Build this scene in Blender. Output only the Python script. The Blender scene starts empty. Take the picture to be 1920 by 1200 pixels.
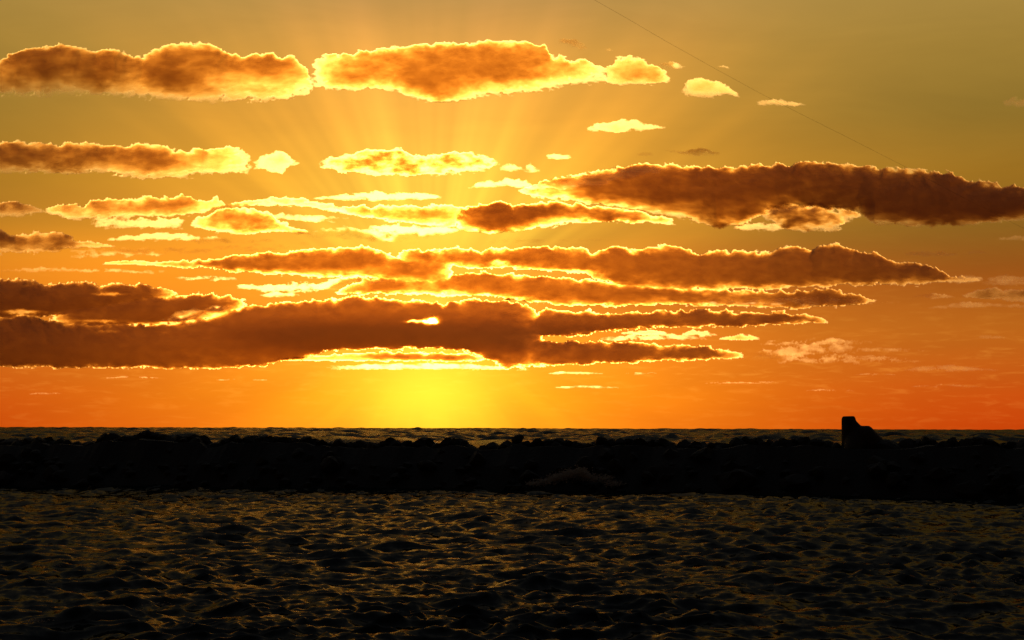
import bpy, bmesh, math, random
import numpy as np
from mathutils import Vector, Matrix, Euler

R = math.radians
random.seed(7)
sc = bpy.context.scene
col = sc.collection

# ------------------------------------------------------------------ camera
FPX = 3045.0                       # focal length in pixels of the 1920 wide photograph
CAM_H = 4.0
PITCH = math.atan(201.5 / FPX)
ROLL = 5.0 / 1920.0
cam_d = bpy.data.cameras.new('camera')
cam = bpy.data.objects.new('camera', cam_d)
col.objects.link(cam)
cam_d.sensor_width = 36.0
cam_d.lens = 36.0 * FPX / 1920.0
cam_d.clip_start = 0.5
cam_d.clip_end = 200000.0
CAM_R = Matrix.Rotation(R(90) + PITCH, 3, 'X') @ Matrix.Rotation(ROLL, 3, 'Z')
cam.matrix_world = Matrix.Translation((0, 0, CAM_H)) @ CAM_R.to_4x4()
sc.camera = cam
CR = np.array(CAM_R)


def px_dir(x, y):
    """World direction of photograph pixels (arrays)."""
    x = np.asarray(x, float); y = np.asarray(y, float)
    v = np.stack([(x - 960) / FPX, (600 - y) / FPX, -np.ones_like(x + y)], -1)
    v = v @ CR.T
    return v / np.linalg.norm(v, axis=-1, keepdims=True)


# ------------------------------------------------------------------ light
SUN_PX = (806, 603)
sd = px_dir(*SUN_PX)
SUN_AZ = math.atan2(sd[0], sd[1])
SUN_EL = math.asin(sd[2])
LAMP_EL = SUN_EL - R(0.38)           # the lamp stands behind the bank, just under the gap the disc shows through
sun_d = bpy.data.lights.new('sun', 'SUN')
sun_d.energy = 2.55
sun_d.angle = R(0.53)
sun_d.color = (1.0, 0.47, 0.10)
sun = bpy.data.objects.new('sun', sun_d)
col.objects.link(sun)
to_sun = Vector((math.sin(SUN_AZ) * math.cos(LAMP_EL), math.cos(SUN_AZ) * math.cos(LAMP_EL), math.sin(LAMP_EL)))
sun.rotation_euler = to_sun.to_track_quat('Z', 'Y').to_euler()

sc.view_settings.view_transform = 'Standard'
sc.view_settings.look = 'None'
sc.view_settings.exposure = 1.0
sc.view_settings.gamma = 1.0
sc.view_settings.use_curve_mapping = False
EXPO = 2.0 ** sc.view_settings.exposure
sc.render.engine = 'CYCLES'
cy = sc.cycles
cy.use_denoising = True
cy.transparent_max_bounces = 32
cy.max_bounces = 8
cy.diffuse_bounces = 2
cy.glossy_bounces = 3
cy.transmission_bounces = 6
cy.sample_clamp_indirect = 4.0
cy.caustics_reflective = False
cy.caustics_refractive = False


# ------------------------------------------------------------------ node maths
class S:
    """A socket with arithmetic."""
    nt = None

    def __init__(self, s): self.s = s

    @staticmethod
    def m(op, *a, clamp=False):
        n = S.nt.nodes.new('ShaderNodeMath'); n.operation = op; n.use_clamp = clamp
        for i, v in enumerate(a):
            if isinstance(v, S): S.nt.links.new(v.s, n.inputs[i])
            else: n.inputs[i].default_value = v
        return S(n.outputs[0])

    def __add__(a, b): return S.m('ADD', a, b)
    __radd__ = __add__
    def __sub__(a, b): return S.m('SUBTRACT', a, b)
    def __rsub__(a, b): return S.m('SUBTRACT', b, a)
    def __mul__(a, b): return S.m('MULTIPLY', a, b)
    __rmul__ = __mul__
    def __truediv__(a, b): return S.m('DIVIDE', a, b)
    def __pow__(a, b): return S.m('POWER', a, b)


def sexp(x): return S.m('EXPONENT', x)
def clamp01(x): return S.m('ADD', x, 0.0, clamp=True)


def sstep(x, a, b):
    n = S.nt.nodes.new('ShaderNodeMapRange'); n.interpolation_type = 'SMOOTHSTEP'
    S.nt.links.new(x.s, n.inputs[0])
    n.inputs[1].default_value = a; n.inputs[2].default_value = b
    return S(n.outputs[0])


def comb(x, y, z=0.0):
    n = S.nt.nodes.new('ShaderNodeCombineXYZ')
    for i, v in enumerate((x, y, z)):
        if isinstance(v, S): S.nt.links.new(v.s, n.inputs[i])
        else: n.inputs[i].default_value = v
    return S(n.outputs[0])


def noise(vec, scale, detail=4.0, rough=0.5, dist=0.0):
    n = S.nt.nodes.new('ShaderNodeTexNoise')
    n.inputs['Scale'].default_value = scale
    n.inputs['Detail'].default_value = detail
    n.inputs['Roughness'].default_value = rough
    n.inputs['Distortion'].default_value = dist
    if vec is not None: S.nt.links.new(vec.s, n.inputs['Vector'])
    return S(n.outputs['Fac'])


def scol(color, fac):
    """constant colour times a scalar socket"""
    n = S.nt.nodes.new('ShaderNodeVectorMath'); n.operation = 'SCALE'
    n.inputs[0].default_value = color
    if isinstance(fac, S): S.nt.links.new(fac.s, n.inputs['Scale'])
    else: n.inputs['Scale'].default_value = fac
    return S(n.outputs[0])


def vscale(v, fac):
    n = S.nt.nodes.new('ShaderNodeVectorMath'); n.operation = 'SCALE'
    S.nt.links.new(v.s, n.inputs[0])
    if isinstance(fac, S): S.nt.links.new(fac.s, n.inputs['Scale'])
    else: n.inputs['Scale'].default_value = fac
    return S(n.outputs[0])


def vadd(*vs):
    r = vs[0]
    for v in vs[1:]:
        n = S.nt.nodes.new('ShaderNodeVectorMath'); n.operation = 'ADD'
        S.nt.links.new(r.s, n.inputs[0]); S.nt.links.new(v.s, n.inputs[1])
        r = S(n.outputs[0])
    return r


def lin(r, g, b):
    f = lambda c: (c / 255 / 12.92) if c <= 10 else ((c / 255 + 0.055) / 1.055) ** 2.4
    return (f(r), f(g), f(b))


def ramp(x, lo, hi, stops):
    """colour ramp over x in [lo, hi]; stops: (value, linear rgb)"""
    n = S.nt.nodes.new('ShaderNodeValToRGB')
    f = (x - lo) / (hi - lo)
    S.nt.links.new(f.s, n.inputs[0])
    cr = n.color_ramp
    cr.interpolation = 'LINEAR'
    for i, (v, c) in enumerate(stops):
        p = (v - lo) / (hi - lo)
        e = cr.elements[i] if i < 2 else cr.elements.new(p)
        e.position = p
        e.color = (*c, 1)
    return S(n.outputs[0])


# ------------------------------------------------------------------ sky
world = bpy.data.worlds.new('World')
sc.world = world
world.use_nodes = True
nt = world.node_tree
nt.nodes.clear()
S.nt = nt
tc = nt.nodes.new('ShaderNodeTexCoord')
sep = nt.nodes.new('ShaderNodeSeparateXYZ')
nt.links.new(tc.outputs['Generated'], sep.inputs[0])
dx, dy, dz = (S(o) for o in sep.outputs)
DEG = 180 / math.pi
U = S.m('ARCTAN2', dx, dy) * DEG                   # azimuth, degrees from the view axis
V = S.m('ARCSINE', dz) * DEG                       # elevation, degrees
du = U - SUN_AZ * DEG
dv = V - SUN_EL * DEG
r2 = du * du + dv * dv
r = S.m('SQRT', r2)
E = 1.0 / EXPO


# colours by elevation: the broad sky, the wide glow about the sun, the narrow glow above and below it
BROAD = [
    (-5.0, (0.5479, 0.046, 0.0023)), (0.0, (0.5479, 0.046, 0.0023)), (1.1, (0.5602, 0.0663, 0.0038)), (2.1, (0.5333, 0.0949, 0.006)), (3.4, (0.4824, 0.12, 0.0076)), (5.2, (0.3246, 0.076, 0.0045)), (6.8, (0.223, 0.0949, 0.0081)), (8.6, (0.3069, 0.1409, 0.0087)), (10.8, (0.2532, 0.1501, 0.0186)), (13.0, (0.3261, 0.1953, 0.0302)), (15.0, (0.3718, 0.2288, 0.0457)), (24.0, (0.142, 0.126, 0.092)), (45.0, (0.11, 0.115, 0.125)), (90.0, (0.075, 0.085, 0.11))]
WIDE = [
    (-5.0, (0.7432, 0.2962, 0.0071)), (0.0, (0.7432, 0.2962, 0.0071)), (1.1, (0.6818, 0.287, 0.0026)), (2.1, (0.6321, 0.2263, 0.0015)), (3.4, (0.6066, 0.1474, 0.0005)), (5.2, (0.6235, 0.1442, 0.0005)), (6.8, (0.6792, 0.2495, 0.0099)), (8.6, (0.8246, 0.3338, 0.0184)), (10.8, (0.8138, 0.2961, 0.0189)), (13.0, (0.5405, 0.1902, 0.022)), (15.0, (0.1686, 0.0576, 0.0266)), (22.0, (0.05, 0.02, 0.01)), (30.0, (0, 0, 0))]
NARROW = [
    (-5.0, (0.0005, 0.1807, 0.0069)), (0.0, (0.0005, 0.1807, 0.0069)), (1.1, (0.0005, 0.2477, 0.009)), (2.1, (0.0005, 0.2718, 0.013)), (3.4, (0.0005, 0.2522, 0.0177)), (5.2, (0.0698, 0.2747, 0.0247)), (6.8, (0.0797, 0.3264, 0.0382)), (8.6, (0.0005, 0.1749, 0.0307)), (10.8, (0.0005, 0.0433, 0.0182)), (13.0, (0.0005, 0.0005, 0.0082)), (15.0, (0.0005, 0.0005, 0.0005)), (18.0, (0, 0, 0))]


def exposed(stops): return [(v, tuple(x * E for x in c)) for v, c in stops]


broad = ramp(V, -5, 90, exposed(BROAD))
wide = ramp(V, -5, 30, exposed(WIDE))
narrow = ramp(V, -5, 18, exposed(NARROW))
away = sstep(S.m('ABSOLUTE', du), 22, 120)         # darker away from the sun
broad = vscale(broad, 1.0 - 0.78 * away)
# crepuscular rays: bands in the angle about the sun
phi = S.m('ARCTAN2', du, dv)
band = noise(comb(phi * 5.0, 8.3, 0.0), 0.62, 3.0, 0.55)
rays = sstep(band, 0.30, 0.70) * 2.0 - 1.0
rays = rays * sstep(r, 2.2, 5.0) * (0.35 + 0.65 * sstep(dv, -2.0, 2.5))
uw = U + 2.6
awide = sexp(uw * uw * (-1 / 9.8 ** 2)) * (1.0 + 0.28 * rays)
anar = sexp(du * du * (-1 / 4.2 ** 2)) * (1.0 + 0.40 * rays)
ul = U + 14.0
vl = V - 5.6
left = sexp((ul * ul * (1 / 8.0 ** 2) + vl * vl * (1 / 1.7 ** 2)) * -1.0)
hv = V - 1.0
g3 = sexp((du * du * (1 / 2.2 ** 2) + hv * hv * (1 / 1.5 ** 2)) * -1.0)
disc = 1.0 - sstep(r, 0.25, 0.32)
aur = sexp(r * -2.6)
# thin veils of cirrus
cir = noise(comb(U * 0.55, V * 3.2, 0.0), 1.6, 5.0, 0.62, 0.4)
cir2 = sstep(cir, 0.48, 0.74) * sexp(S.m('ABSOLUTE', V - 2.0) * -0.6)
veil = 1.0 + (noise(comb(U * 0.10, V * 0.45, 4.0), 1.3, 4.0, 0.6, 0.5) - 0.5) * 0.28
sky = vadd(vscale(broad, veil), vscale(vscale(wide, veil), awide), vscale(narrow, anar),
           scol(tuple(E * c for c in (0.468, 0.161, 0.003)), left),
           scol(tuple(E * c for c in (0.18, 0.31, 0.025)), g3),
           scol(tuple(E * c for c in (0.12, 0.07, 0.010)), cir2),
           scol(tuple(E * c for c in (2.2, 1.3, 0.16)), aur),
           scol((9.0, 7.5, 3.5), disc))
bg = nt.nodes.new('ShaderNodeBackground')
nt.links.new(sky.s, bg.inputs['Color'])
bg.inputs['Strength'].default_value = 1.0
nish = nt.nodes.new('ShaderNodeTexSky')
nish.sky_type = 'NISHITA'
nish.sun_disc = False
nish.sun_elevation = SUN_EL
nish.sun_rotation = SUN_AZ
nish.dust_density = 3.0
bg2 = nt.nodes.new('ShaderNodeBackground')
nt.links.new(nish.outputs[0], bg2.inputs['Color'])
bg2.inputs['Strength'].default_value = 0.001
add = nt.nodes.new('ShaderNodeAddShader')
nt.links.new(bg.outputs[0], add.inputs[0]); nt.links.new(bg2.outputs[0], add.inputs[1])
wo = nt.nodes.new('ShaderNodeOutputWorld')
nt.links.new(add.outputs[0], wo.inputs['Surface'])
world.cycles.sampling_method = 'MANUAL'
world.cycles.sample_map_resolution = 2048

# ------------------------------------------------------------------ numpy noise


def _hash(ix, iy, seed):
    h = (ix.astype(np.int64) * 374761393 + iy.astype(np.int64) * 668265263 + seed * 1442695041) & 0xFFFFFFFF
    h = ((h ^ (h >> 13)) * 1274126177) & 0xFFFFFFFF
    h = ((h ^ (h >> 16)) * 2246822519) & 0xFFFFFFFF
    return ((h ^ (h >> 15)) & 0xFFFFFF) / float(0xFFFFFF)


def vnoise(x, y, seed=0):
    """gradient noise in about [-1, 1]"""
    x0 = np.floor(x); y0 = np.floor(y)
    fx = x - x0; fy = y - y0
    ux = fx ** 3 * (fx * (fx * 6 - 15) + 10); uy = fy ** 3 * (fy * (fy * 6 - 15) + 10)
    out = 0
    for ox, wx in ((0, 1 - ux), (1, ux)):
        for oy, wy in ((0, 1 - uy), (1, uy)):
            a = _hash(x0 + ox, y0 + oy, seed) * 2 * math.pi
            out = out + wx * wy * (np.cos(a) * (fx - ox) + np.sin(a) * (fy - oy))
    return out * 1.5


def fbm(x, y, seed=0, octv=4, gain=0.5):
    s, a, t = 0, 1.0, 0
    for i in range(octv):
        s = s + a * vnoise(x, y, seed + 17 * i); t += a
        x = x * 2.03 + 5.2; y = y * 2.03 + 1.7; a *= gain
    return s / t * 1.4


def billow(x, y, seed=0, octv=4, gain=0.5):
    s, a, t = 0, 1.0, 0
    for i in range(octv):
        s = s + a * (1 - np.abs(vnoise(x, y, seed + 31 * i)) * 2.2); t += a
        x = x * 2.07 + 3.2; y = y * 2.07 + 8.7; a *= gain
    return s / t


# ------------------------------------------------------------------ helpers
def tag(o, label=None, cat=None, group=None, kind=None):
    if label: o['label'] = label
    if cat: o['category'] = cat
    if group: o['group'] = group
    if kind: o['kind'] = kind
    return o


def mesh_obj(name, verts, faces, mat, parent=None, smooth=True):
    me = bpy.data.meshes.new(name)
    verts = np.asarray(verts, np.float32)
    faces = np.asarray(faces, np.int32)
    n, k = faces.shape
    me.vertices.add(len(verts)); me.vertices.foreach_set('co', verts.ravel())
    me.loops.add(n * k); me.loops.foreach_set('vertex_index', faces.ravel())
    me.polygons.add(n); me.polygons.foreach_set('loop_start', np.arange(0, n * k, k, dtype=np.int32))
    me.polygons.foreach_set('use_smooth', np.full(n, smooth))
    me.update(calc_edges=True)
    if mat: me.materials.append(mat)
    o = bpy.data.objects.new(name, me)
    col.objects.link(o)
    if parent: o.parent = parent
    return o


def new_mat(name):
    m = bpy.data.materials.new(name); m.use_nodes = True
    m.node_tree.nodes.clear()
    S.nt = m.node_tree
    out = m.node_tree.nodes.new('ShaderNodeOutputMaterial')
    return m, m.node_tree, out


def principled(name, base, rough, spec=0.5):
    m, t, out = new_mat(name)
    p = t.nodes.new('ShaderNodeBsdfPrincipled')
    p.inputs['Base Color'].default_value = (*base, 1)
    p.inputs['Roughness'].default_value = rough
    p.inputs['Specular IOR Level'].default_value = spec
    t.links.new(p.outputs[0], out.inputs['Surface'])
    return m, t, p


# ------------------------------------------------------------------ sea
RIPPLE = 1.15
WATER_GLOSS = 0.185


def sep_xyz(t, sock):
    n = t.nodes.new('ShaderNodeSeparateXYZ'); t.links.new(sock, n.inputs[0])
    return n.outputs


def mat_water():
    m, t, p = principled('sea_water', (0.004, 0.006, 0.006), 0.07)
    p.inputs['IOR'].default_value = 1.33
    # the steep wavelets that are too small to build swallow part of what the surface throws back
    df = t.nodes.new('ShaderNodeBsdfDiffuse'); df.inputs[0].default_value = (0.004, 0.006, 0.006, 1)
    mx = t.nodes.new('ShaderNodeMixShader'); mx.inputs[0].default_value = 1.0 - WATER_GLOSS
    t.links.new(p.outputs[0], mx.inputs[1]); t.links.new(df.outputs[0], mx.inputs[2])
    t.links.new(mx.outputs[0], [n for n in t.nodes if n.type == 'OUTPUT_MATERIAL'][0].inputs['Surface'])
    g = t.nodes.new('ShaderNodeNewGeometry')
    pos = S(g.outputs['Position'])
    n2 = t.nodes.new('ShaderNodeTexNoise')
    n2.inputs['Scale'].default_value = 1.9; n2.inputs['Detail'].default_value = 6.0; n2.inputs['Roughness'].default_value = 0.68
    t.links.new(pos.s, n2.inputs['Vector'])
    sx, sy, _ = [S(q) for q in sep_xyz(t, n2.outputs['Color'])]
    tilt = comb((sx - 0.5) * RIPPLE, (sy - 0.5) * RIPPLE, 0.0)          # wavelets too small for the mesh tilt the surface
    nv = vadd(S(g.outputs['Normal']), tilt)
    nn = t.nodes.new('ShaderNodeVectorMath'); nn.operation = 'NORMALIZE'
    t.links.new(nv.s, nn.inputs[0])
    t.links.new(nn.outputs[0], p.inputs['Normal'])
    return m


def build_sea():
    na = 1000
    def span(a, b, n): return np.linspace(a ** -0.5, b ** -0.5, n, endpoint=False) ** -2.0
    d = np.concatenate([span(18, 125, 560), span(125, 400, 60), np.geomspace(400, 1500, 290, endpoint=False),
                        np.geomspace(1500, 4600, 200)])
    nr = len(d)
    dr = np.gradient(d)
    ang = np.linspace(R(-30), R(30), na)
    D, A = np.meshgrid(d, ang, indexing='ij')
    X = (D * np.sin(A)).astype(np.float32); Y = (D * np.cos(A)).astype(np.float32)
    SP = np.maximum(np.broadcast_to(dr[:, None], D.shape), D * (ang[1] - ang[0])).astype(np.float32)
    rng = np.random.default_rng(11)
    Z = np.zeros_like(X); HX = np.zeros_like(X); HY = np.zeros_like(X)
    n = 110
    lam = np.exp(np.linspace(math.log(0.24), math.log(70), n))
    out = np.clip((Y - 125) / 60, 0, 1)                    # the open sea behind the breakwater
    grow = 1 + 1.7 * np.clip((Y - 300) / 2500, 0, 1)
    gust = (0.75 + 0.5 * fbm(X / 9.0, Y / 14.0, 5, 3)).astype(np.float32)
    for i, l in enumerate(lam):
        th = rng.normal(0, 0.55 if l < 0.7 else 0.78) + R(-12)
        kx, ky = math.sin(th), -math.cos(th)
        k = 2 * math.pi / l
        slope = 0.115 if l < 1.1 else 0.085 * (1.1 / l) ** 0.45
        if l > 5: slope = 0.02
        amp = slope / k * (0.7 + 0.6 * rng.random())
        w = np.clip((l / SP - 1.3) / 1.3, 0, 1)
        if l > 3.5: w = w * (0.25 + out * (1.6 if l < 9 else 1.15) * min(1, (18 / l) ** 0.7) * grow * 1.6)
        elif l < 2: w = w * gust
        ph = k * (kx * X + ky * Y) + rng.random() * 6.283
        c = np.cos(ph); s_ = np.sin(ph)
        Z += amp * w * c
        HX += -0.8 * amp * w * kx * s_
        HY += -0.8 * amp * w * ky * s_
    V_ = np.stack([X + HX, Y + HY, Z], -1).reshape(-1, 3)
    i = np.arange((nr - 1) * na).reshape(nr - 1, na)[:, :-1].ravel()
    F = np.stack([i, i + 1, i + na + 1, i + na], -1)[:, ::-1]
    o = mesh_obj('sea', V_, F, mat_water())
    tag(o, 'dark choppy sea on both sides of the breakwater, reaching the horizon', kind='structure')
    return o


sea = build_sea()


def sea_z(x, y):
    return 0.0


# ------------------------------------------------------------------ breakwater
def mat_rock(name, base):
    m, t, p = principled(name, base, 0.75, 0.15)
    tcn = t.nodes.new('ShaderNodeTexCoord')
    n1 = noise(S(tcn.outputs['Object']), 4.0, 6.0, 0.6)
    f = 0.55 + n1 * 0.9
    c = scol(base, f)
    t.links.new(c.s, p.inputs['Base Color'])
    b = t.nodes.new('ShaderNodeBump'); b.inputs['Strength'].default_value = 0.6
    b.inputs['Distance'].default_value = 0.08
    t.links.new(n1.s, b.inputs['Height']); t.links.new(b.outputs[0], p.inputs['Normal'])
    return m


M_ROCK = mat_rock('wet_dark_rock', (0.005, 0.004, 0.0035))
M_CONC = mat_rock('wet_dark_concrete', (0.016, 0.012, 0.010))

WL = np.array([(-80, 118), (-34, 107), (-15, 104.0), (0, 101), (15, 97.5), (29, 91.5), (60, 80)], float)


def yw(x): return np.interp(x, WL[:, 0], WL[:, 1])


CREST = [(-200, 826), (0, 824), (20, 822), (50, 825), (70, 820), (90, 817), (100, 825), (120, 820), (145, 822), (170, 825), (190, 820),
         (197, 814), (215, 814), (235, 817), (255, 816), (265, 811), (275, 808), (285, 811), (297, 813), (315, 813), (335, 818),
         (360, 817), (383, 817), (388, 828), (405, 828), (430, 822), (440, 815), (450, 819), (470, 819), (490, 815), (505, 818),
         (520, 816), (535, 819), (560, 817), (588, 819), (592, 825), (605, 821), (620, 826), (640, 824), (660, 829), (680, 827), (705, 830),
         (720, 826), (730, 822), (745, 826), (765, 825), (780, 828), (800, 823), (815, 830), (838, 824), (850, 822), (870, 823),
         (880, 832), (920, 831), (950, 828), (972, 815), (985, 826), (1000, 828), (1010, 823), (1030, 826), (1052, 822), (1065, 826),
         (1085, 829), (1105, 826), (1125, 820), (1138, 827), (1150, 823), (1165, 820), (1180, 823), (1200, 822), (1220, 826), (1245, 824),
         (1255, 831), (1290, 827), (1320, 830), (1355, 829), (1385, 821), (1400, 820), (1420, 822), (1440, 823), (1452, 828), (1470, 820),
         (1480, 826), (1490, 822), (1510, 821), (1530, 824), (1550, 826), (1580, 828), (1665, 829), (1700, 828), (1725, 822), (1735, 818),
         (1750, 823), (1765, 829), (1785, 822), (1800, 825), (1820, 820), (1840, 820), (1860, 825), (1880, 830), (1900, 825), (1920, 828), (2150, 828)]


def crest_at(px, py):
    """the point of the crest line seen through a photograph pixel: about 5 m behind the near waterline"""
    d = px_dir(px, py)
    Yc = 106.0
    for _ in range(6):
        X = d[0] / d[1] * Yc
        Yc = yw(X) + 5.0
    return np.array([X, Yc, CAM_H + d[2] / d[1] * Yc])


def rock_mesh(seed, sub=2):
    bm = bmesh.new()
    bmesh.ops.create_icosphere(bm, subdivisions=sub, radius=1.0)
    rr = random.Random(seed)
    planes = [(Vector((rr.uniform(-1, 1), rr.uniform(-1, 1), rr.uniform(-1, 1))).normalized(), rr.uniform(0.48, 0.82)) for _ in range(11)]
    sx, sy, sz = rr.uniform(0.9, 1.2), rr.uniform(0.8, 1.1), rr.uniform(0.65, 0.9)
    for v in bm.verts:
        for n, h in planes:
            e = v.co.dot(n) - h
            if e > 0: v.co -= n * e * 0.9
        v.co += Vector((rr.uniform(-1, 1), rr.uniform(-1, 1), rr.uniform(-1, 1))) * 0.035
        v.co.x *= sx; v.co.y *= sy; v.co.z *= sz
    me = bpy.data.meshes.new('rock')
    bm.to_mesh(me); bm.free()
    me.polygons.foreach_set('use_smooth', [False] * len(me.polygons))
    me.materials.append(M_ROCK)
    return me


ROCKS = [rock_mesh(100 + i, 2) for i in range(10)]

bw = bpy.data.objects.new('breakwater', None)
bw.location = (0, 105, 0)
col.objects.link(bw)
tag(bw, 'long black rubble breakwater of boulders crossing the sea below the horizon', 'breakwater')


def add_rock(p, rad, rot=None):
    o = bpy.data.objects.new('rock', random.choice(ROCKS))
    col.objects.link(o)
    o.parent = bw
    o.location = Vector(p) - bw.location
    o.scale = (rad, rad, rad)
    o.rotation_euler = rot or (random.uniform(-.4, .4), random.uniform(-.4, .4), random.uniform(0, 6.28))
    return o


cp = np.array([crest_at(x, y) for x, y in CREST])
# the core mound
xs = np.linspace(cp[0, 0] - 30, cp[-1, 0] + 25, 260)
rows = [(-1.5, -1.6), (0.2, 0.2), (1.6, 1.5), (3.2, 2.2), (5.0, 2.45), (7.5, 2.4), (10, 1.2), (13, -1.5)]
cz = np.interp(xs, cp[:, 0], cp[:, 2])
vs = []
for j, (oy, oz) in enumerate(rows):
    zz = oz + (0.12 * np.sin(xs * 1.3 + j) + 0.1 * vnoise(xs * 0.8, xs * 0 + j * 3.1, 4)) * (oz > 0.5)
    if j in (3, 4, 5): zz = np.minimum(zz + 0.9, cz - 0.42)
    vs.append(np.stack([xs, yw(xs) + oy + 0.3 * vnoise(xs * 0.6, xs * 0 + j * 1.7, 9), zz], -1))
vs = np.concatenate(vs) - np.array(bw.location)
n = len(xs)
i = np.concatenate([np.arange(n - 1) + k * n for k in range(len(rows) - 1)])
mesh_obj('core_mound', vs, np.stack([i, i + 1, i + n + 1, i + n], -1), M_ROCK, bw, smooth=False)
count = 0
# boulders along the crest: one at each listed point, smaller ones packed between
for k in range(len(CREST)):
    x, y, z = cp[k]
    w = 0.5 * (cp[min(k + 1, len(cp) - 1), 0] - cp[max(k - 1, 0), 0])
    rad = min(max(0.95 * w, 0.5), 1.0)
    add_rock((x, y + random.uniform(-.2, .2), z - rad * 0.66), rad); count += 1
    if k + 1 < len(CREST):
        gap = cp[k + 1, 0] - x
        m = int(gap / 0.55)
        for q in range(m):
            f = (q + 1) / (m + 1)
            p = cp[k] * (1 - f) + cp[k + 1] * f
            rad = random.uniform(0.42, 0.8)
            if abs(p[0]) < 45 and count < 262:
                add_rock((p[0], p[1] + random.uniform(-.7, .7), p[2] - rad * 0.7 - random.uniform(0, .2)), rad); count += 1
while count < 300:                                       # the near face, most of it within view
    x = random.uniform(-38, 34)
    t_ = random.random()
    oy = 0.2 + 4.2 * t_
    z = np.interp(oy, [0.2, 1.6, 3.2, 5.0], [0.1, 1.5, 2.2, 2.45])
    add_rock((x, yw(x) + oy - 0.1, z), random.uniform(0.5, 0.9)); count += 1
# the rest of the rubble as one part
vs, fs, off = [], [], 0
small = [rock_mesh(300 + i, 1) for i in range(5)]
sv = []
for me in small:
    v = np.zeros(len(me.vertices) * 3); me.vertices.foreach_get('co', v)
    f = np.array([tuple(p.vertices) for p in me.polygons])
    sv.append((v.reshape(-1, 3), f))
rng = np.random.default_rng(5)
for _ in range(1500):
    v, f = sv[rng.integers(5)]
    x = rng.uniform(-75, 62)
    oy = rng.uniform(-0.6, 10.5)
    z = np.interp(oy, [-0.6, 0.2, 1.6, 3.2, 5.0, 7.5, 10, 12], [-0.4, 0.2, 1.5, 2.2, 2.4, 2.4, 1.2, -.6])
    a = rng.uniform(0, 6.28); c, s_ = math.cos(a), math.sin(a)
    rad = rng.uniform(0.3, 0.62)
    vv = v @ np.array([[c, s_, 0], [-s_, c, 0], [0, 0, 1]]) * rad + (x, yw(x) + oy, z - 0.1)
    vs.append(vv - np.array(bw.location)); fs.append(f + off); off += len(v)
o = mesh_obj('rubble', np.concatenate(vs), np.concatenate(fs), M_ROCK, bw, smooth=False)
o['kind'] = 'stuff'


# tetrapod-like concrete armour block
def build_armour_block():
    X, Yc, zc = crest_at(1608, 832)
    mpp = Yc / FPX                                       # metres per photograph pixel there

    def P(px, py, back=0.0):
        return Vector(((px - 1608) * mpp, back, (832 - py) * mpp))
    bm = bmesh.new()

    def leg(a, b, ra, rb, sq=1.0):
        ax = (b - a); ln = ax.length
        q = ax.to_track_quat('Z', 'Y').to_matrix().to_4x4()
        prof = [(0, ra * 0.7), (0.0, ra), (0.5, (ra + rb) / 2), (0.9, rb * 1.02), (0.97, rb * 0.93), (1.0, rb * 0.78)]
        ns = 20; rings = []
        for t_, rr in prof:
            rings.append([bm.verts.new(Matrix.Translation(a) @ q @ Vector((rr * math.cos(6.2832 * i / ns), rr * math.sin(6.2832 * i / ns), ln * t_))) for i in range(ns)])
        for r0, r1 in zip(rings, rings[1:]):
            for i in range(ns): bm.faces.new((r0[i], r0[(i + 1) % ns], r1[(i + 1) % ns], r1[i]))
        bm.faces.new(rings[0][::-1]); bm.faces.new(rings[-1])
    c = P(1606, 820)
    leg(P(1593, 835), P(1591.5, 780.5), 15 * mpp, 13 * mpp)       # the leg that stands up
    leg(P(1594, 791), P(1618, 822), 10 * mpp, 14 * mpp)
    leg(P(1604, 817), P(1631, 817, -0.3), 19 * mpp, 18.5 * mpp)     # right, towards the beach
    leg(P(1619, 815, -0.2), P(1655, 850, -0.5), 19.5 * mpp, 17 * mpp)
    leg(c, P(1590, 852, -1.0), 22 * mpp, 15 * mpp)                # left, down
    leg(c, P(1614, 856, 1.3), 25 * mpp, 17 * mpp)                 # away, down to the rubble
    me = bpy.data.meshes.new('armour_block')
    bm.to_mesh(me); bm.free()
    me.materials.append(M_CONC)
    o = bpy.data.objects.new('armour_block', me)
    col.objects.link(o)
    o.location = (X, Yc, zc)
    rm = o.modifiers.new('remesh', 'REMESH'); rm.mode = 'VOXEL'; rm.voxel_size = 0.06; rm.use_smooth_shade = True
    sm = o.modifiers.new('smooth', 'SMOOTH'); sm.iterations = 4; sm.factor = 0.5
    tag(o, 'big four-legged concrete armour block with one leg up, standing on the breakwater crest', 'concrete block')


build_armour_block()


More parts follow.
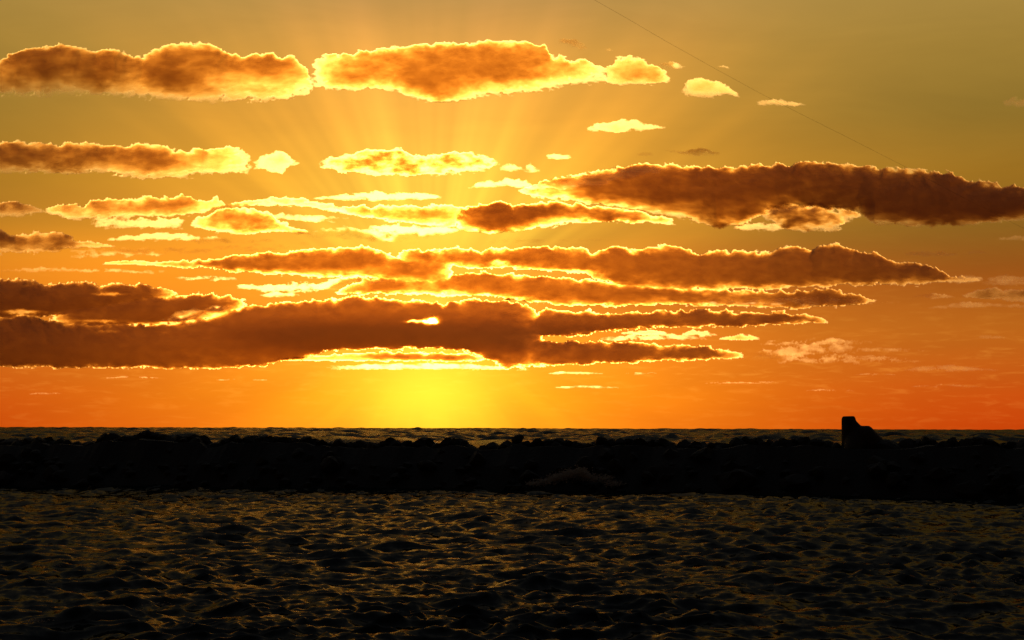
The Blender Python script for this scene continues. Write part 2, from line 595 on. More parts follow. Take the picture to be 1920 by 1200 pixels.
# ------------------------------------------------------------------ clouds
def mat_cloud():
    """Optical depth is an attribute of the body; light from behind passes where the cloud is thin."""
    m, t, out = new_mat('cloud_vapour')
    at = t.nodes.new('ShaderNodeAttribute'); at.attribute_name = 'optical_depth'
    tau = S(at.outputs['Fac'])
    tcn = t.nodes.new('ShaderNodeTexCoord')
    ob = S(tcn.outputs['Object'])
    mp = t.nodes.new('ShaderNodeVectorMath'); mp.operation = 'MULTIPLY'; mp.inputs[1].default_value = (0.55, 1.0, 1.0)
    t.links.new(ob.s, mp.inputs[0])
    n1 = noise(S(mp.outputs[0]), 0.075, 5.0, 0.62, 0.4)
    tau = tau * (0.85 + 0.30 * n1)
    T = [sexp(tau * -k) for k in (0.88, 1.06, 1.5)]
    Tc = comb(*T)
    O = [1.0 - x for x in T]
    Oc = comb(*O)
    # scattered once and thinned on its way out, plus what many scatterings let through a thick cloud (mostly red)
    one = [(1.0 - x) * S.m('POWER', x, 0.7) for x in T]
    Fc = comb(*[f + o * (0.25 * k) for f, o, k in zip(one, O, CORE)])
    Gc = comb(*[f + o * k for f, o, k in zip(one, O, CORE)])
    tr = t.nodes.new('ShaderNodeBsdfTransparent'); t.links.new(Tc.s, tr.inputs[0])
    tl = t.nodes.new('ShaderNodeBsdfTranslucent'); t.links.new(vscale(Fc, CL_TL).s, tl.inputs[0])
    rf = t.nodes.new('ShaderNodeBsdfRefraction'); t.links.new(vscale(Gc, CL_RF).s, rf.inputs[0])
    rf.inputs['Roughness'].default_value = 0.9
    rf.inputs['IOR'].default_value = 1.25
    df = t.nodes.new('ShaderNodeBsdfDiffuse'); t.links.new(vscale(Oc, 0.28).s, df.inputs[0])
    a1 = t.nodes.new('ShaderNodeAddShader'); a2 = t.nodes.new('ShaderNodeAddShader'); a3 = t.nodes.new('ShaderNodeAddShader')
    t.links.new(tr.outputs[0], a1.inputs[0]); t.links.new(tl.outputs[0], a1.inputs[1])
    t.links.new(rf.outputs[0], a2.inputs[0]); t.links.new(df.outputs[0], a2.inputs[1])
    t.links.new(a1.outputs[0], a3.inputs[0]); t.links.new(a2.outputs[0], a3.inputs[1])
    t.links.new(a3.outputs[0], out.inputs['Surface'])
    return m


CL_TL, CL_RF = 0.18, 0.33
CORE = (0.036, 0.0178, 0.0056)
M_CLOUD = mat_cloud()


def pts(s):
    return np.array([tuple(map(float, p.split(','))) for p in s.split()])


def build_cloud(idx, label, top, bot, wt=6.0, wb=17.0, K=2.6, amp=5.0, we=14.0, mod=0.35, step=None, holes=(), group=None, base=None, far=0.0, more=(), dense=(), name='cloud'):
    lobes = []
    for tq, bq in ((top, bot),) + tuple(more):
        tq = pts(tq); bq = pts(bq)
        lobes.append((tq, bq, max(min(tq[0, 0], bq[0, 0]), -900), min(max(tq[-1, 0], bq[-1, 0]), 2900)))
    bot = lobes[0][1]
    x0 = min(l[2] for l in lobes); x1 = max(l[3] for l in lobes)
    ylo = min(min(l[0][:, 1].min(), l[1][:, 1].min()) for l in lobes) - 10
    yhi = max(max(l[0][:, 1].max(), l[1][:, 1].max()) for l in lobes) + 10
    if step is None: step = 1.35 if (x1 - x0) < 320 else 1.6
    gx = np.arange(x0 - 8, x1 + 8 + step, step); gy = np.arange(ylo, yhi + step, step)
    XX, YY = np.meshgrid(gx, gy)
    sd_ = idx * 101 + 3
    XW = XX + 5.0 * fbm(XX / 22, YY / 14, sd_, 3) + 2.2 * fbm(XX / 6, YY / 5, sd_ + 1, 3)
    YF = 1.1 * fbm(XX / 9 + YY / 25, YY / 7, sd_ + 9, 4, 0.65) * (1 - 0.5 * (YY > 640))     # frayed edge
    wtv = wt * np.clip(0.85 + 0.75 * vnoise(XX / 75, YY / 60, sd_ + 11), 0.35, 1.6)
    wbv = wb * np.clip(0.9 + 0.8 * vnoise(XX / 110, YY / 60, sd_ + 12), 0.3, 1.8)
    bil = 1.6 * (billow(XX / 34, YY / 26, sd_ + 2, 5, 0.48) - 0.45)
    fb_ = 1.3 * fbm(XX / 30, YY / 11, sd_ + 3, 5, 0.65)
    fe_ = 7 * fbm(XX / 14, YY / 9, sd_ + 4, 4, 0.6)
    s_ = np.zeros_like(XX); half = np.zeros_like(XX)
    XS = XX + 5.0 * fbm(XX / 26, YY / 20, sd_, 2)
    lowb = billow(XX / 34, YY / 26, sd_ + 2, 2, 0.4)
    def tp0(x, q): return np.interp(x, q[:, 0], q[:, 1])
    for tq, bq, k0, k1 in lobes:
        tp = np.interp(XW, tq[:, 0], tq[:, 1]); bt = np.interp(XW, bq[:, 0], bq[:, 1])
        if k0 < -200 or k1 > 2100:                       # what leaves the frame thins out beyond it
            mid = 0.5 * (tp + bt)
            ends = np.ones_like(XW)
            if k0 < -200: ends = np.clip((XW - k0) / (-20 - k0), 0.02, 1) ** 0.6
            if k1 > 2100: ends = ends * np.clip((k1 - XW) / (k1 - 1940), 0.02, 1) ** 0.6
            tp = mid - (mid - tp) * ends; bt = mid + (bt - mid) * ends
        hgt = np.clip(bt - tp, 1, 200)
        am = np.minimum(amp, 0.22 * hgt)
        fr = YF * np.minimum(1, hgt / 14)
        dt = YY - tp + am * bil + fr
        db = bt - YY + am * fb_ - fr * 0.35
        de = np.minimum(XW - k0, k1 - XW) + fe_
        ft = np.clip(dt / np.minimum(wtv, 0.35 * hgt + 1), 1e-3, None)
        fb = np.clip(db / np.minimum(wbv, 0.6 * hgt + 1), 1e-3, None)
        fe = np.clip(de / we, 1e-3, None)
        s_ = np.maximum(s_, (ft ** -2 + fb ** -2 + fe ** -2) ** -0.5)
        dts = np.clip(YY - tp0(XS, tq) + 3 + 0.5 * am * lowb, 0, None); dbs = np.clip(tp0(XS, bq) - YY + 3, 0, None); des = np.clip(np.minimum(XX - k0, k1 - XX) + 3, 0, None)
        half = np.maximum(half, 0.5 / (1 / (dts + 0.1) + 1 / (dbs + 0.1) + 1 / (des + 0.1)))
    ero = np.clip(0.55 + 1.1 * fbm(XX / 17, YY / 7.5, sd_ + 13, 5, 0.62) + 1.5 * (s_ - 0.25), 0, 1)
    s_ = s_ * ero
    for hx, hy, rx, ry, hs in holes:
        w_ = ((XW - hx) / rx) ** 2 + ((YY + 2.5 * fbm(XX / 12, YY / 8, sd_ + 6, 3) - hy) / ry) ** 2
        s_ = s_ * (1 - hs * np.exp(-w_ ** 1.5))
    tau = K * (1 - np.exp(-0.75 * s_ ** 1.35))
    m1 = fbm(XX / 34, YY / 15, sd_ + 5, 5, 0.6)
    tau = np.clip(tau * (1 + mod * 1.6 * m1 * np.exp(-s_ * 0.5)) + mod * 0.25 * m1 * np.minimum(s_, 1), 0, None)
    core = np.zeros_like(tau)  # added depth that blocks the sun lamp, keeping its glint off the sea
    for hx, hy, rx, ry, hs in dense:
        core = core + hs * np.exp(-((XX - hx) / rx) ** 4 - ((YY - hy) / ry) ** 2) * np.clip(s_ * 1.5, 0, 1)
    tau[s_ < 0.03] = 0
    tau[0, :] = tau[-1, :] = 0; tau[:, 0] = tau[:, -1] = 0
    inside = tau > 0.006
    # the body: bulges towards and away from the viewer, closed at its edge
    half = np.maximum(half, 0.4)
    half[~inside] = 0
    # where it hangs
    yb = float(np.median(bot[:, 1])) if base is None else base
    cx = 0.5 * (x0 + x1); cyy = 0.5 * (ylo + yhi)
    el = math.asin(px_dir(cx, yb)[2])
    D = 93000 - 45000 * min(max(el / R(14), 0), 1) + 100.0 * (idx % 40) + far
    dc = px_dir(cx, cyy)
    fw = np.array([dc[0], dc[1], 0]); fw /= np.linalg.norm(fw)
    rt = np.array([fw[1], -fw[0], 0])
    dirs = px_dir(XX, YY)
    P = dirs * (D / (dirs @ fw))[..., None]              # relative to the eye, on an upright plane at distance D
    centre = dc * (D / (dc @ fw))
    rel = P - centre
    sc_ = D / FPX
    lx = rel @ rt / sc_; lz = rel[..., 2] / sc_
    ny, nx = XX.shape
    cell = inside[:-1, :-1] | inside[1:, :-1] | inside[:-1, 1:] | inside[1:, 1:]
    jj, ii = np.nonzero(cell)
    a = jj * nx + ii
    quad = np.stack([a, a + nx, a + nx + 1, a + 1], -1)
    used = np.zeros(ny * nx, bool); used[quad.ravel()] = True
    fid = np.full(ny * nx, -1); fid[used] = np.arange(used.sum())
    nf = int(used.sum())
    both = used & inside.ravel()
    bid = fid.copy(); bid[both] = nf + np.arange(both.sum())
    hf = half.ravel(); lxr = lx.ravel(); lzr = lz.ravel(); tr_ = tau.ravel(); co_ = core.ravel()
    v = np.concatenate([np.stack([lxr[used], -hf[used], lzr[used]], -1), np.stack([lxr[both], hf[both], lzr[both]], -1)])
    f = np.concatenate([fid[quad], bid[quad][:, ::-1]])
    # a cell with one corner inside has the same edge on both sides; keep both triangles' faces apart only where they differ
    o = mesh_obj(name, v, f, M_CLOUD)
    at = o.data.attributes.new('optical_depth', 'FLOAT', 'POINT')
    at.data.foreach_set('value', np.concatenate([tr_[used] * 1.4 + co_[used], tr_[both] * 0.6]).astype(np.float32))
    o.location = Vector(centre) + Vector((0, 0, CAM_H))
    o.rotation_euler = (0, 0, math.atan2(-fw[0], fw[1]))
    o.scale = (sc_, sc_, sc_)
    tag(o, label, 'cloud', group)
    return o


CLOUDS = []


def C(label, top, bot, **kw): CLOUDS.append((label, top, bot, kw))


# --- the top row
C('long dark cloud at the upper left, its gold lower edge running off the left side',
  '-520,125 -40,118 0,115 30,98 60,86 100,82 140,86 180,97 200,92 215,90 240,102 265,107 290,92 310,84 345,81 390,80 405,84 425,98 450,105 480,102 500,97 530,105 550,103 570,122 583,140 590,158',
  '-520,192 -40,188 0,184 60,185 75,187 110,181 200,182 240,188 300,192 380,197 460,193 540,191 580,182 590,165', wb=30, K=2.5)
C('broad lens-shaped cloud at top centre, orange inside with a gold rim all round',
  '578,155 585,120 600,106 620,101 640,104 660,98 690,93 720,91 780,84 840,80 880,82 910,75 960,77 1000,78 1020,85 1032,102 1050,103 1070,114 1095,110 1115,119 1130,126 1145,134',
  '578,162 600,168 640,171 700,173 750,177 780,190 820,197 880,191 920,181 980,179 1040,171 1090,162 1145,156', wb=20, K=2.3, we=40)
C('ragged bright puff joined to the right end of the broad lens-shaped cloud',
  '1132,132 1155,108 1180,104 1200,108 1220,117 1240,128 1257,142', '1132,160 1170,163 1220,162 1257,154', K=1.7, wt=8, wb=22)
C('small gold tuft just above the ragged bright puff', '1232,117 1255,111 1284,124', '1232,121 1260,133 1284,129', K=0.8)
C('round gold puff with a trailing wisp, right of the top centre cloud', '1276,170 1290,149 1310,146 1340,150 1355,156 1388,178', '1276,178 1300,184 1330,185 1357,180 1388,184', K=1.0, wb=14)
C('gold wisp floating over the right shoulder of the broad lens-shaped cloud', '1040,73 1060,71 1085,76 1102,86', '1040,78 1065,88 1085,96 1102,92', K=0.75)
C('tiny gold fleck between the gold wisp and the ragged puff', '1128,92 1140,89 1152,94', '1128,96 1140,98 1152,97', K=0.6)
C('tiny pale fleck on the thin wire, upper right', '1342,124 1355,121 1368,128', '1342,128 1355,130 1368,131', K=0.5)
C('flat yellow cloudlet crossed by the thin wire', '1415,192 1435,185 1460,186 1490,191 1512,196', '1415,199 1440,200 1480,202 1512,200', K=0.85)
C('orange cloudlet alone at the right edge of the sky', '1877,192 1900,181 1930,182 1960,190', '1877,199 1900,204 1930,203 1960,200', K=0.8)
C('pale yellow cloudlet right of the vertical light shaft, below the top centre cloud', '1098,241 1115,231 1140,228 1175,222 1195,224 1215,232 1247,238', '1098,246 1125,251 1160,252 1200,247 1247,242', K=0.85)
C('bow-shaped gold cloudlet just above the big dark cloud', '1248,279 1280,284 1300,276 1315,273 1345,283 1354,288', '1248,284 1280,292 1310,294 1354,293', K=0.9)
C('faint small wisp left of the bow-shaped cloudlet', '1196,288 1212,284 1232,289', '1196,292 1212,294 1232,293', K=0.5)
C('small yellow cloudlet over the left tip of the big dark cloud', '1020,292 1040,288 1072,291', '1020,297 1045,303 1072,298', K=0.9)
C('scattered faint tuft between the small yellow cloudlet and the bright twin cloud', '982,312 995,304 1012,316', '982,322 1000,327 1012,324', K=0.5)
# --- second row
C('long dark cloud low on the left under the first, tapering to a bright right end',
  '-596,268 -40,265 0,268 20,263 60,264 110,270 140,265 180,268 230,271 265,268 300,272 330,280 350,283 375,275 390,282 405,278 425,272 450,278 470,292 479,303',
  '-596,332 -40,331 0,329 60,326 150,327 200,326 230,334 290,337 340,336 380,329 430,327 465,327 479,310', wb=18, K=2.6, we=60)
C('small bright ring-shaped puff off the end of the long left cloud', '474,302 497,290 510,284 530,284 550,295 562,304', '474,318 500,321 530,332 545,316 562,307', K=1.0, wt=9, wb=14)
C('bright yellow twin-humped cloud in the middle above the sun',
  '594,306 620,292 650,288 690,277 720,283 745,276 765,285 800,293 830,287 870,283 900,290 942,302', '594,312 640,325 700,330 760,331 820,330 880,327 915,322 942,308', K=2.5, wt=11, wb=17, we=50, mod=1.0)
C('faint shreds right of the bright twin-humped cloud', '938,312 955,305 978,314', '938,320 955,323 978,320', K=0.5)
# --- third row
C('biggest dark brown cloud, reaching from the middle to the right edge',
  '975,355 985,350 1010,340 1060,331 1110,323 1160,313 1210,306 1260,306 1290,314 1340,311 1390,309 1440,308 1500,303 1560,305 1600,309 1650,313 1700,315 1740,319 1780,322 1810,335 1860,342 1920,350 2245,362',
  '975,362 1000,372 1050,378 1110,385 1200,398 1280,415 1345,432 1380,425 1415,413 1455,398 1500,391 1560,392 1610,400 1640,421 1700,427 1790,427 1850,421 1920,415 2245,405', K=3.2, wb=14, amp=6, holes=((1270,407,22,9,.7),))
C('thin bright ledge on the left shoulder of the biggest dark cloud', '878,352 895,343 920,338 945,334 985,338 1000,346 1030,338 1060,331 1110,324 1160,312 1265,305', '878,354 910,352 960,352 1000,360 1050,358 1120,350 1180,336 1265,318', K=0.8, mod=.6)
C('ring of torn gold cloud round a dark core, under the biggest dark cloud',
  '1423,400 1428,388 1440,381 1480,380 1520,384 1560,388 1600,394 1618,402', '1423,405 1450,420 1480,436 1530,439 1575,436 1585,420 1618,408', K=2.4, wt=12, wb=20, mod=1.1)
C('gold lower lip hanging under the middle of the biggest dark cloud', '1375,424 1410,419 1450,417 1490,420', '1375,433 1420,436 1460,434 1490,428', K=0.8)
C('dark wedge-shaped cloud under the bright ledge, bright along its base',
  '852,394 880,388 905,383 930,378 955,380 962,388 995,381 1040,377 1080,381 1112,384 1200,397 1265,410',
  '852,432 900,438 940,440 980,436 1030,428 1080,420 1150,418 1265,422', K=3.4, wb=12)
C('low cloud entering from the left edge at mid height, dark with a thin gold top',
  '-429,388 0,380 30,378 70,388 84,394', '-429,414 0,411 40,409 84,399', K=2.5)
C('lumpy dark cloud with a gold crest at mid left', '82,394 120,380 160,385 175,374 210,372 240,373 265,370 285,363 310,370 340,365 370,372 405,368 425,385',
  '82,400 130,416 165,413 220,412 300,409 380,402 425,395', K=2.4, wb=14)
C('bright torn patch hanging under the lumpy dark cloud', '165,408 200,404 240,410 290,408 345,409', '165,420 200,432 230,428 290,433 345,430', K=0.7, mod=.9)
C('arrow-shaped orange cloud pointing right, at mid left', '358,412 400,396 430,390 470,390 500,395 520,412 560,425 588,438', '358,425 400,436 450,441 500,438 588,441', K=2.4, wb=12, mod=.5)
C('thin bright streak below the lumpy dark cloud', '198,449 230,440 280,437 330,433 380,446', '198,452 260,453 330,453 380,462', K=0.7, mod=.9)
C('slim lens of cloud left of the brightest glare', '415,385 470,375 500,370 560,370 600,375 645,386', '415,392 500,387 570,390 645,402', K=2.2, wb=9)
C('dazzling thin streak above the sun', '588,371 640,365 700,358 740,360 800,362 832,369', '588,374 650,377 720,379 780,376 832,373', K=0.9)
C('flat orange cloud directly above the sun, with a bright top line', '628,390 680,385 745,384 790,386 830,383 872,390', '628,398 700,412 760,421 800,426 850,426 872,412', K=2.4, wb=14)
C('blazing ragged cloud base under the flat orange cloud', '690,424 740,420 800,424 862,426', '690,430 750,444 800,449 862,436', K=0.7)
C('pair of brown humps at the left edge, middle of the sky', '-309,425 0,427 30,441 55,437 60,435 90,431 120,438 150,448 218,461', '-309,477 0,476 60,476 110,473 160,466 218,465', K=2.6, wb=10)
# --- fourth row
C('long brown cloud with a gold-beaded crest, stretched above the sun towards the right',
  '742,475 770,467 800,470 830,468 860,462 890,468 905,472 920,464 960,466 1000,461 1060,465 1090,462 1110,475 1150,463 1165,460 1190,470 1230,460 1255,456 1275,463 1310,475 1340,470 1380,470 1440,472 1470,460 1495,460 1520,470 1540,460 1570,457 1600,470 1640,472 1680,490 1740,497 1780,515 1835,522',
  '742,500 850,502 900,503 950,504 990,507 1050,510 1100,518 1135,526 1150,534 1200,543 1300,545 1400,544 1500,540 1600,535 1700,536 1780,531 1835,528',
  K=2.9, wb=6, wt=4.5, far=9000, holes=((938,492,26,6,.85), (1065,509,60,4,.75), (1780,528,30,4,.6)),
  more=(('192,493 240,487 300,490 400,485 440,478 480,474 540,472 600,467 640,463 680,461 700,466 715,472 740,478 765,484 800,482 850,488',
         '192,496 300,500 400,504 460,511 520,516 600,521 680,522 760,530 850,545'),
        ('765,545 800,528 826,520 870,513 920,510 960,512 1000,518 1040,520 1090,523 1130,528 1200,533 1300,541 1460,545 1500,543 1560,542 1600,550 1645,562',
         '765,554 800,554 826,556 900,556 960,562 1060,575 1150,574 1250,572 1400,577 1500,579 1560,574 1600,572 1645,567'),
        ('628,548 660,530 690,522 740,520 800,522 880,530', '628,552 700,553 765,552 880,556')))
C('great brown bank low over the horizon, the small sun breaking through',
  '-540,590 0,594 40,588 120,603 220,606 300,606 370,598 400,591 430,581 470,573 540,566 600,561 640,558 690,554 740,558 780,563 830,569 850,563 880,560 950,565 990,574 1022,600',
  '-540,690 0,688 100,690 200,690 375,692 450,689 520,682 565,674 610,660 640,655 700,655 760,654 842,655 870,658 900,668 950,690 990,688 1022,676', K=3.3, wt=4, wb=2.6, far=5400, we=18, dense=((806, 632, 330, 26, 5.5),),
  more=(('960,634 1010,637 1030,641 1080,640 1160,640 1250,646 1330,650 1398,661',
         '960,682 1010,686 1100,683 1200,679 1300,676 1398,671'),
        ('955,600 1008,588 1022,578 1060,582 1100,580 1130,588 1180,580 1230,583 1300,580 1400,581 1500,586 1558,602',
         '955,628 1030,631 1100,627 1180,617 1250,614 1350,614 1450,609 1558,606'),
        ('-540,522 0,525 40,521 70,530 100,533 120,530 160,527 190,533 230,530 270,530 300,537 332,548',
         '-540,600 0,598 100,592 200,588 260,572 332,556'),
        ('98,568 200,560 260,558 320,552 400,550 440,555 465,563',
         '98,612 200,612 300,610 360,604 420,592 465,572')),
  holes=((809,603,30,15.5,1.0), (775,603,32,5.5,1.0), (760,632,30,4,.5), (45,584,62,6,.85), (190,602,60,4,.7), (205,552,48,4,.8), (395,590,40,10,.75),
         (300,606,38,4,.7), (205,622,28,3,.6), (312,624,12,4,.6), (470,600,26,3,.5), (230,675,260,2.5,.35)))
C('pale torn strip of cloud at left centre', '443,536 480,528 530,530 600,525 680,520 742,523', '443,541 500,549 560,551 620,545 680,534 742,528', K=0.8, mod=.8)
C('small orange scrap under the pale torn strip', '490,552 520,546 562,551', '490,557 530,560 562,556', K=0.7)
C('ragged gold scraps in the gap left of the sun bank', '310,598 330,585 360,578 400,574 440,572', '310,612 350,614 390,604 440,584', K=0.8, mod=.9)
C('small dark lens low right of the sun, leftmost of three', '1165,622 1200,617 1230,619 1255,625', '1165,627 1210,630 1255,628', K=1.4, wt=4, wb=5)
C('small dark lens with a gold rim, middle of three low on the right', '1278,625 1300,617 1325,620 1345,627', '1278,629 1310,632 1345,630', K=1.5, wt=4, wb=5)
C('small dark lens, rightmost of three low on the right', '1348,634 1385,625 1410,629 1428,635', '1348,637 1385,639 1428,638', K=1.4, wt=4, wb=5)
C('faint mauve shelf above the right horizon', '1380,661 1440,652 1500,643 1560,640 1600,648 1690,652 1735,656', '1380,668 1450,675 1540,668 1600,662 1735,660', K=0.15, mod=.7)
C('flat faint streak under the mauve shelf', '1535,672 1580,664 1640,662 1700,670', '1535,676 1600,677 1700,675', K=0.15, mod=.7)
C('thin dusky streak near the right edge, low over the sea', '1690,692 1740,684 1800,684 1872,692', '1690,697 1760,699 1872,696', K=0.35, mod=.7)
# --- right side
C('thin pink-gold streak at the far right, middle height', '1695,474 1730,469 1770,470 1806,476', '1695,480 1740,483 1806,480', K=0.7)
C('short streak next to the pink-gold one', '1808,473 1830,468 1858,473', '1808,477 1858,478', K=0.6)
C('ragged orange puffs at the right edge above the dark streak cloud', '1850,522 1880,513 1910,518 1960,512', '1850,531 1890,534 1960,532', K=0.5, mod=.9)
C('gold tuft on the right tip of the beaded cloud', '1778,522 1800,514 1825,514 1845,524', '1778,532 1810,533 1845,530', K=0.6, mod=.8)
C('slim orange streak right of the dark band', '1708,554 1740,549 1770,551 1795,556', '1708,559 1750,562 1795,559', K=0.5)
C('dark streak cloud leaving by the right edge', '1805,552 1835,544 1860,539 1885,543 1920,543 2209,548', '1805,558 1850,560 1900,566 2209,572', K=1.7, wb=8)
C('long orange streak below the dark streak cloud', '1738,576 1780,569 1810,563 1860,568 1960,570', '1738,581 1800,580 1860,577 1960,580', K=0.45, mod=.7)
C('tiny orange streak low at the far right', '1828,631 1855,626 1888,631', '1828,635 1888,637', K=0.35)
C('faint streak at the right edge under the biggest dark cloud', '1868,445 1900,441 1960,446', '1868,450 1900,453 1960,452', K=0.6)
# --- thin layers between the banks
C('small smoky cloud between the right arms of the great bank', '1120,634 1180,627 1260,625 1330,630', '1120,638 1200,640 1330,638', K=0.35, wt=5, wb=6, we=40, mod=.9)
C('long smoky veil right of the lower arm of the great bank', '1385,668 1460,658 1560,662 1660,668 1740,676', '1385,676 1480,682 1600,684 1740,680', K=0.11, wt=8, wb=8, we=80, mod=.9)
C('dim brownish streak over the smoky veil on the right', '1400,644 1470,634 1560,632 1640,640', '1400,648 1500,650 1640,646', K=0.14, wt=6, wb=6, we=60, mod=.9)
C('wide faint veil hanging between the humps and the slender brown cloud at left', '120,470 220,462 340,464 460,458 600,452', '120,486 240,484 380,478 600,464', K=0.22, wt=10, wb=10, we=90, mod=1.0)
C('golden shreds trailing under the arrow-shaped cloud', '330,446 400,444 470,448 540,446', '330,456 420,460 540,452', K=0.3, wt=7, wb=7, we=60, mod=1.1)
C('thin golden shreds in the gap left of the pale torn strip', '330,520 400,516 450,522', '330,526 400,527 450,527', K=0.35, wt=5, wb=5, we=40, mod=1.1)
C('golden mist of cloud hanging over the slender brown cloud, right of the arrow cloud', '560,432 640,424 720,430 800,446', '560,446 640,450 720,456 800,460', K=0.25, wt=10, wb=10, we=70, mod=.7)
C('torn golden streak above the middle of the beaded cloud', '880,452 960,446 1060,448 1160,446', '880,458 960,457 1060,456 1160,452', K=0.2, wt=7, wb=7, we=80, mod=.75)
C('thin streaks just over the dark shelf at the left edge', '-40,506 80,500 200,502 320,508', '-40,514 80,511 200,512 320,515', K=0.2, wt=6, wb=6, we=80, mod=.75)
C('ragged golden streak joining the arrow cloud to the slim lens cloud', '480,402 540,398 600,404 660,408', '480,412 540,414 600,418 660,418', K=0.35, wt=8, wb=8, we=60, mod=.75)
C('dim band of thin cloud in the gap under the beaded cloud at right', '1300,566 1420,558 1540,556 1690,564', '1300,576 1420,574 1540,572 1690,570', K=0.3, wt=7, wb=7, we=90, mod=.7)
C('wispy tail behind the gold tuft of the beaded cloud', '1830,528 1870,522 1910,526 2000,524', '1830,536 1870,538 1910,537 2000,536', K=0.3, wt=7, wb=7, we=50, mod=.75)
# --- under the sun
C('bright-topped strip of cloud just under the sun', '525,670 600,665 650,662 700,660 760,660 830,662 908,664', '525,676 600,678 700,677 800,679 908,678', K=2.2, wb=3.5, wt=5, far=7000, dense=((806, 668, 130, 9, 3.0),))
C('low glowing strip under the sun, last before the clear yellow glow', '605,686 680,682 760,680 820,681 880,682 940,685 1010,688',
  '605,692 700,693 800,693 900,694 1010,696', K=0.5, wt=5, wb=6, we=90, mod=.9)
rr = random.Random(21)
for x, y, lab in [
        (1200, 700, 'faint cirrus streak under the right arm of the great brown bank'),
        (1370, 718, 'thin cirrus streak low on the right, left one of a close pair'),
        (1436, 717, 'thin cirrus streak low on the right, right one of a close pair'),
        (1075, 700, 'faint pale streak just right of the yellow glow, close under the brown bank'),
        (250, 708, 'faint streak just under the left part of the great brown bank'),
        (90, 738, 'low thin streak at the left edge, the nearest to the horizon there'),
        (450, 712, 'small faint streak left of the yellow glow'),
        (1560, 732, 'faint streak low over the concrete block'),
        (1640, 702, 'pale streak above the concrete block, the higher of two'),
        (1770, 724, 'faint low streak to the right of the concrete block'),
        (1100, 726, 'low faint streak right of the yellow glow, nearest to the horizon there')]:
    w = rr.uniform(35, 65); h = rr.uniform(3, 6)
    C(lab, f'{x-w:.0f},{y:.1f} {x-w*.3:.0f},{y-h:.1f} {x+w*.3:.0f},{y-h*.8:.1f} {x+w:.0f},{y:.1f}',
      f'{x-w:.0f},{y+1.5:.1f} {x:.0f},{y+h*.6:.1f} {x+w:.0f},{y+1.5:.1f}', K=0.28, mod=.9, group='cirrus streaks above the horizon')
for idx, (label, top, bot, kw) in enumerate(CLOUDS):
    build_cloud(idx, label, top, bot, **kw)


# ------------------------------------------------------------------ spray and foam
M_FOAM = principled('white_foam', (0.23, 0.215, 0.20), 0.9, 0.1)[0]


def blobs(name, centres, radii, label, squash=0.8):
    """many small lumps of foam as one object"""
    bm = bmesh.new(); bmesh.ops.create_icosphere(bm, subdivisions=1, radius=1.0)
    v0 = np.array([v.co[:] for v in bm.verts]); f0 = np.array([[v.index for v in f.verts] for f in bm.faces]); bm.free()
    vs, fs = [], []
    g = np.random.default_rng(3)
    for k, (c, rr_) in enumerate(zip(centres, radii)):
        j = 1 + g.normal(0, 0.22, (len(v0), 1))
        vs.append(v0 * j * rr_ * np.array([1.2, 1, squash]) + c); fs.append(f0 + k * len(v0))
    o = mesh_obj(name, np.concatenate(vs), np.concatenate(fs), M_FOAM)
    tag(o, label, kind='stuff')


def on_sea(px, py, z=0.1):
    d = px_dir(px, py)
    return d * ((z - CAM_H) / d[2]) + (0, 0, CAM_H)


g = np.random.default_rng(8)
cs, rs = [], []
PUFFS = [(1003, 903, 9, 2.5, .5), (1022, 899, 8, 3, .6), (1040, 893, 7, 4.5, .9), (1054, 889, 7, 5.5, 1), (1070, 885.5, 7, 6.5, 1.2), (1088, 882, 5.5, 6.5, 1.2), (1098, 888, 6, 5, .8), (1113, 894, 8, 4, .5), (1132, 892, 8, 5, .35), (1150, 902, 9, 3, .3)]
for cx_, cy_, wx_, wy_, n_ in PUFFS:
    for _ in range(int(520 * n_)):
        px = cx_ + g.normal(0, wx_ * 1.15); py = cy_ + 2 + g.normal(0, wy_ * 0.62) + (6 * g.random() ** 2)
        d = px_dir(px, py); Yd = yw(d[0] / d[1] * 96) - g.uniform(0.4, 2.4)
        p = d / d[1] * Yd + (0, 0, CAM_H)
        if p[2] > 0.05: cs.append(p); rs.append(g.uniform(0.012, 0.042))
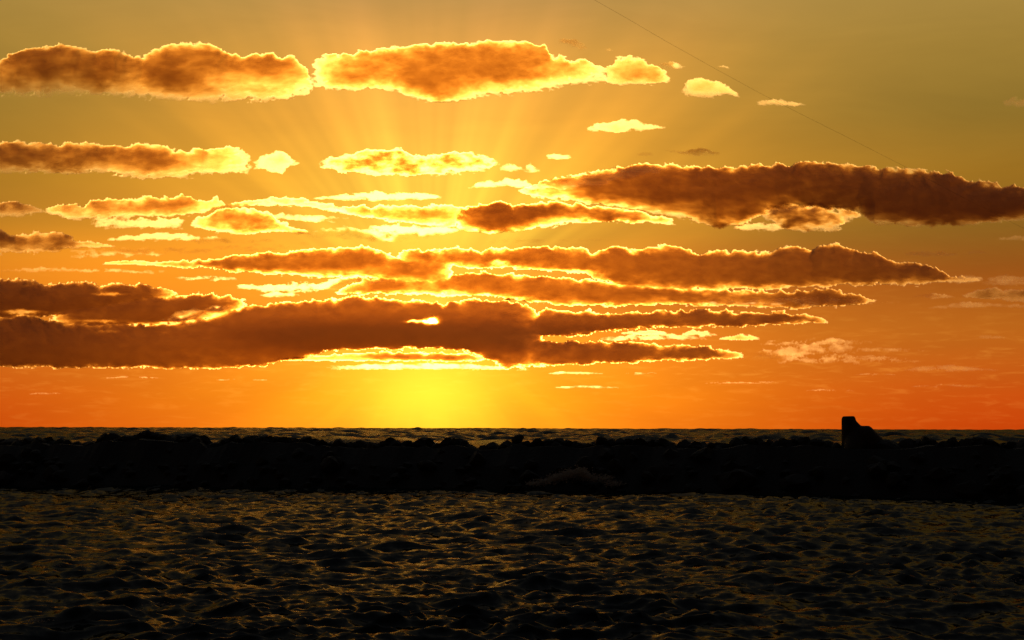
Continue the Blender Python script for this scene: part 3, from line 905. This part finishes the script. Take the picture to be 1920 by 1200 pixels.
blobs('sea_spray', cs, rs, 'burst of pale spray where a wave hits the foot of the breakwater')
cs, rs = [], []
for px, py, w, n_ in [(235, 1046, 14, 60), (62, 1164, 12, 70), (300, 1133, 16, 40), (795, 1081, 10, 40), (875, 1005, 5, 16), (1865, 1088, 26, 120), (1775, 1106, 14, 50), (115, 1058, 10, 24), (1480, 918, 26, 60)]:
    for _ in range(n_):
        cs.append(on_sea(px + g.normal(0, w), py + g.normal(0, 2.2), 0.17 + g.uniform(0, 0.06))); rs.append(g.uniform(0.008, 0.022) * (2.5 if py < 950 else 1))
blobs('foam', cs, rs, 'flecks of foam on the steepest wave crests of the near water', 0.5)
p = on_sea(167, 921, 0.0)
o = bpy.data.objects.new('boulder', ROCKS[3]); col.objects.link(o)
o.location = p; o.scale = (0.22, 0.25, 0.55)
tag(o, 'small dark upright rock standing in the water off the left foot of the breakwater', 'rock')

# ------------------------------------------------------------------ wires
def wire(points, dist, rad, label, mat):
    P = [Vector(px_dir(x, y) * (dist + k * 0.8)) + Vector((0, 0, CAM_H)) for k, (x, y) in enumerate(points)]
    vs, fs = [], []
    for k, p in enumerate(P):
        ax = (P[min(k + 1, len(P) - 1)] - P[max(k - 1, 0)]).normalized()
        q = ax.to_track_quat('Z', 'Y')
        for j in range(6):
            vs.append(p + q @ Vector((rad * math.cos(j * 1.0472), rad * math.sin(j * 1.0472), 0)))
            if k: fs.append(((k - 1) * 6 + j, (k - 1) * 6 + (j + 1) % 6, k * 6 + (j + 1) % 6, k * 6 + j))
    o = mesh_obj('wire', [tuple(v) for v in vs], fs, mat)
    tag(o, label, 'wire')


M_WIRE = principled('brown_line', (0.05, 0.03, 0.02), 0.6)[0]
wire([(1000, -75), (1060, -35), (1115, 0), (1180, 37), (1250, 78), (1345, 131), (1420, 172), (1500, 213), (1600, 263), (1690, 309), (1790, 362), (1895, 416), (1960, 448), (2080, 508)],
     24.0, 0.0014, 'thin dark line slanting down across the sky from top centre to the right edge', M_WIRE)
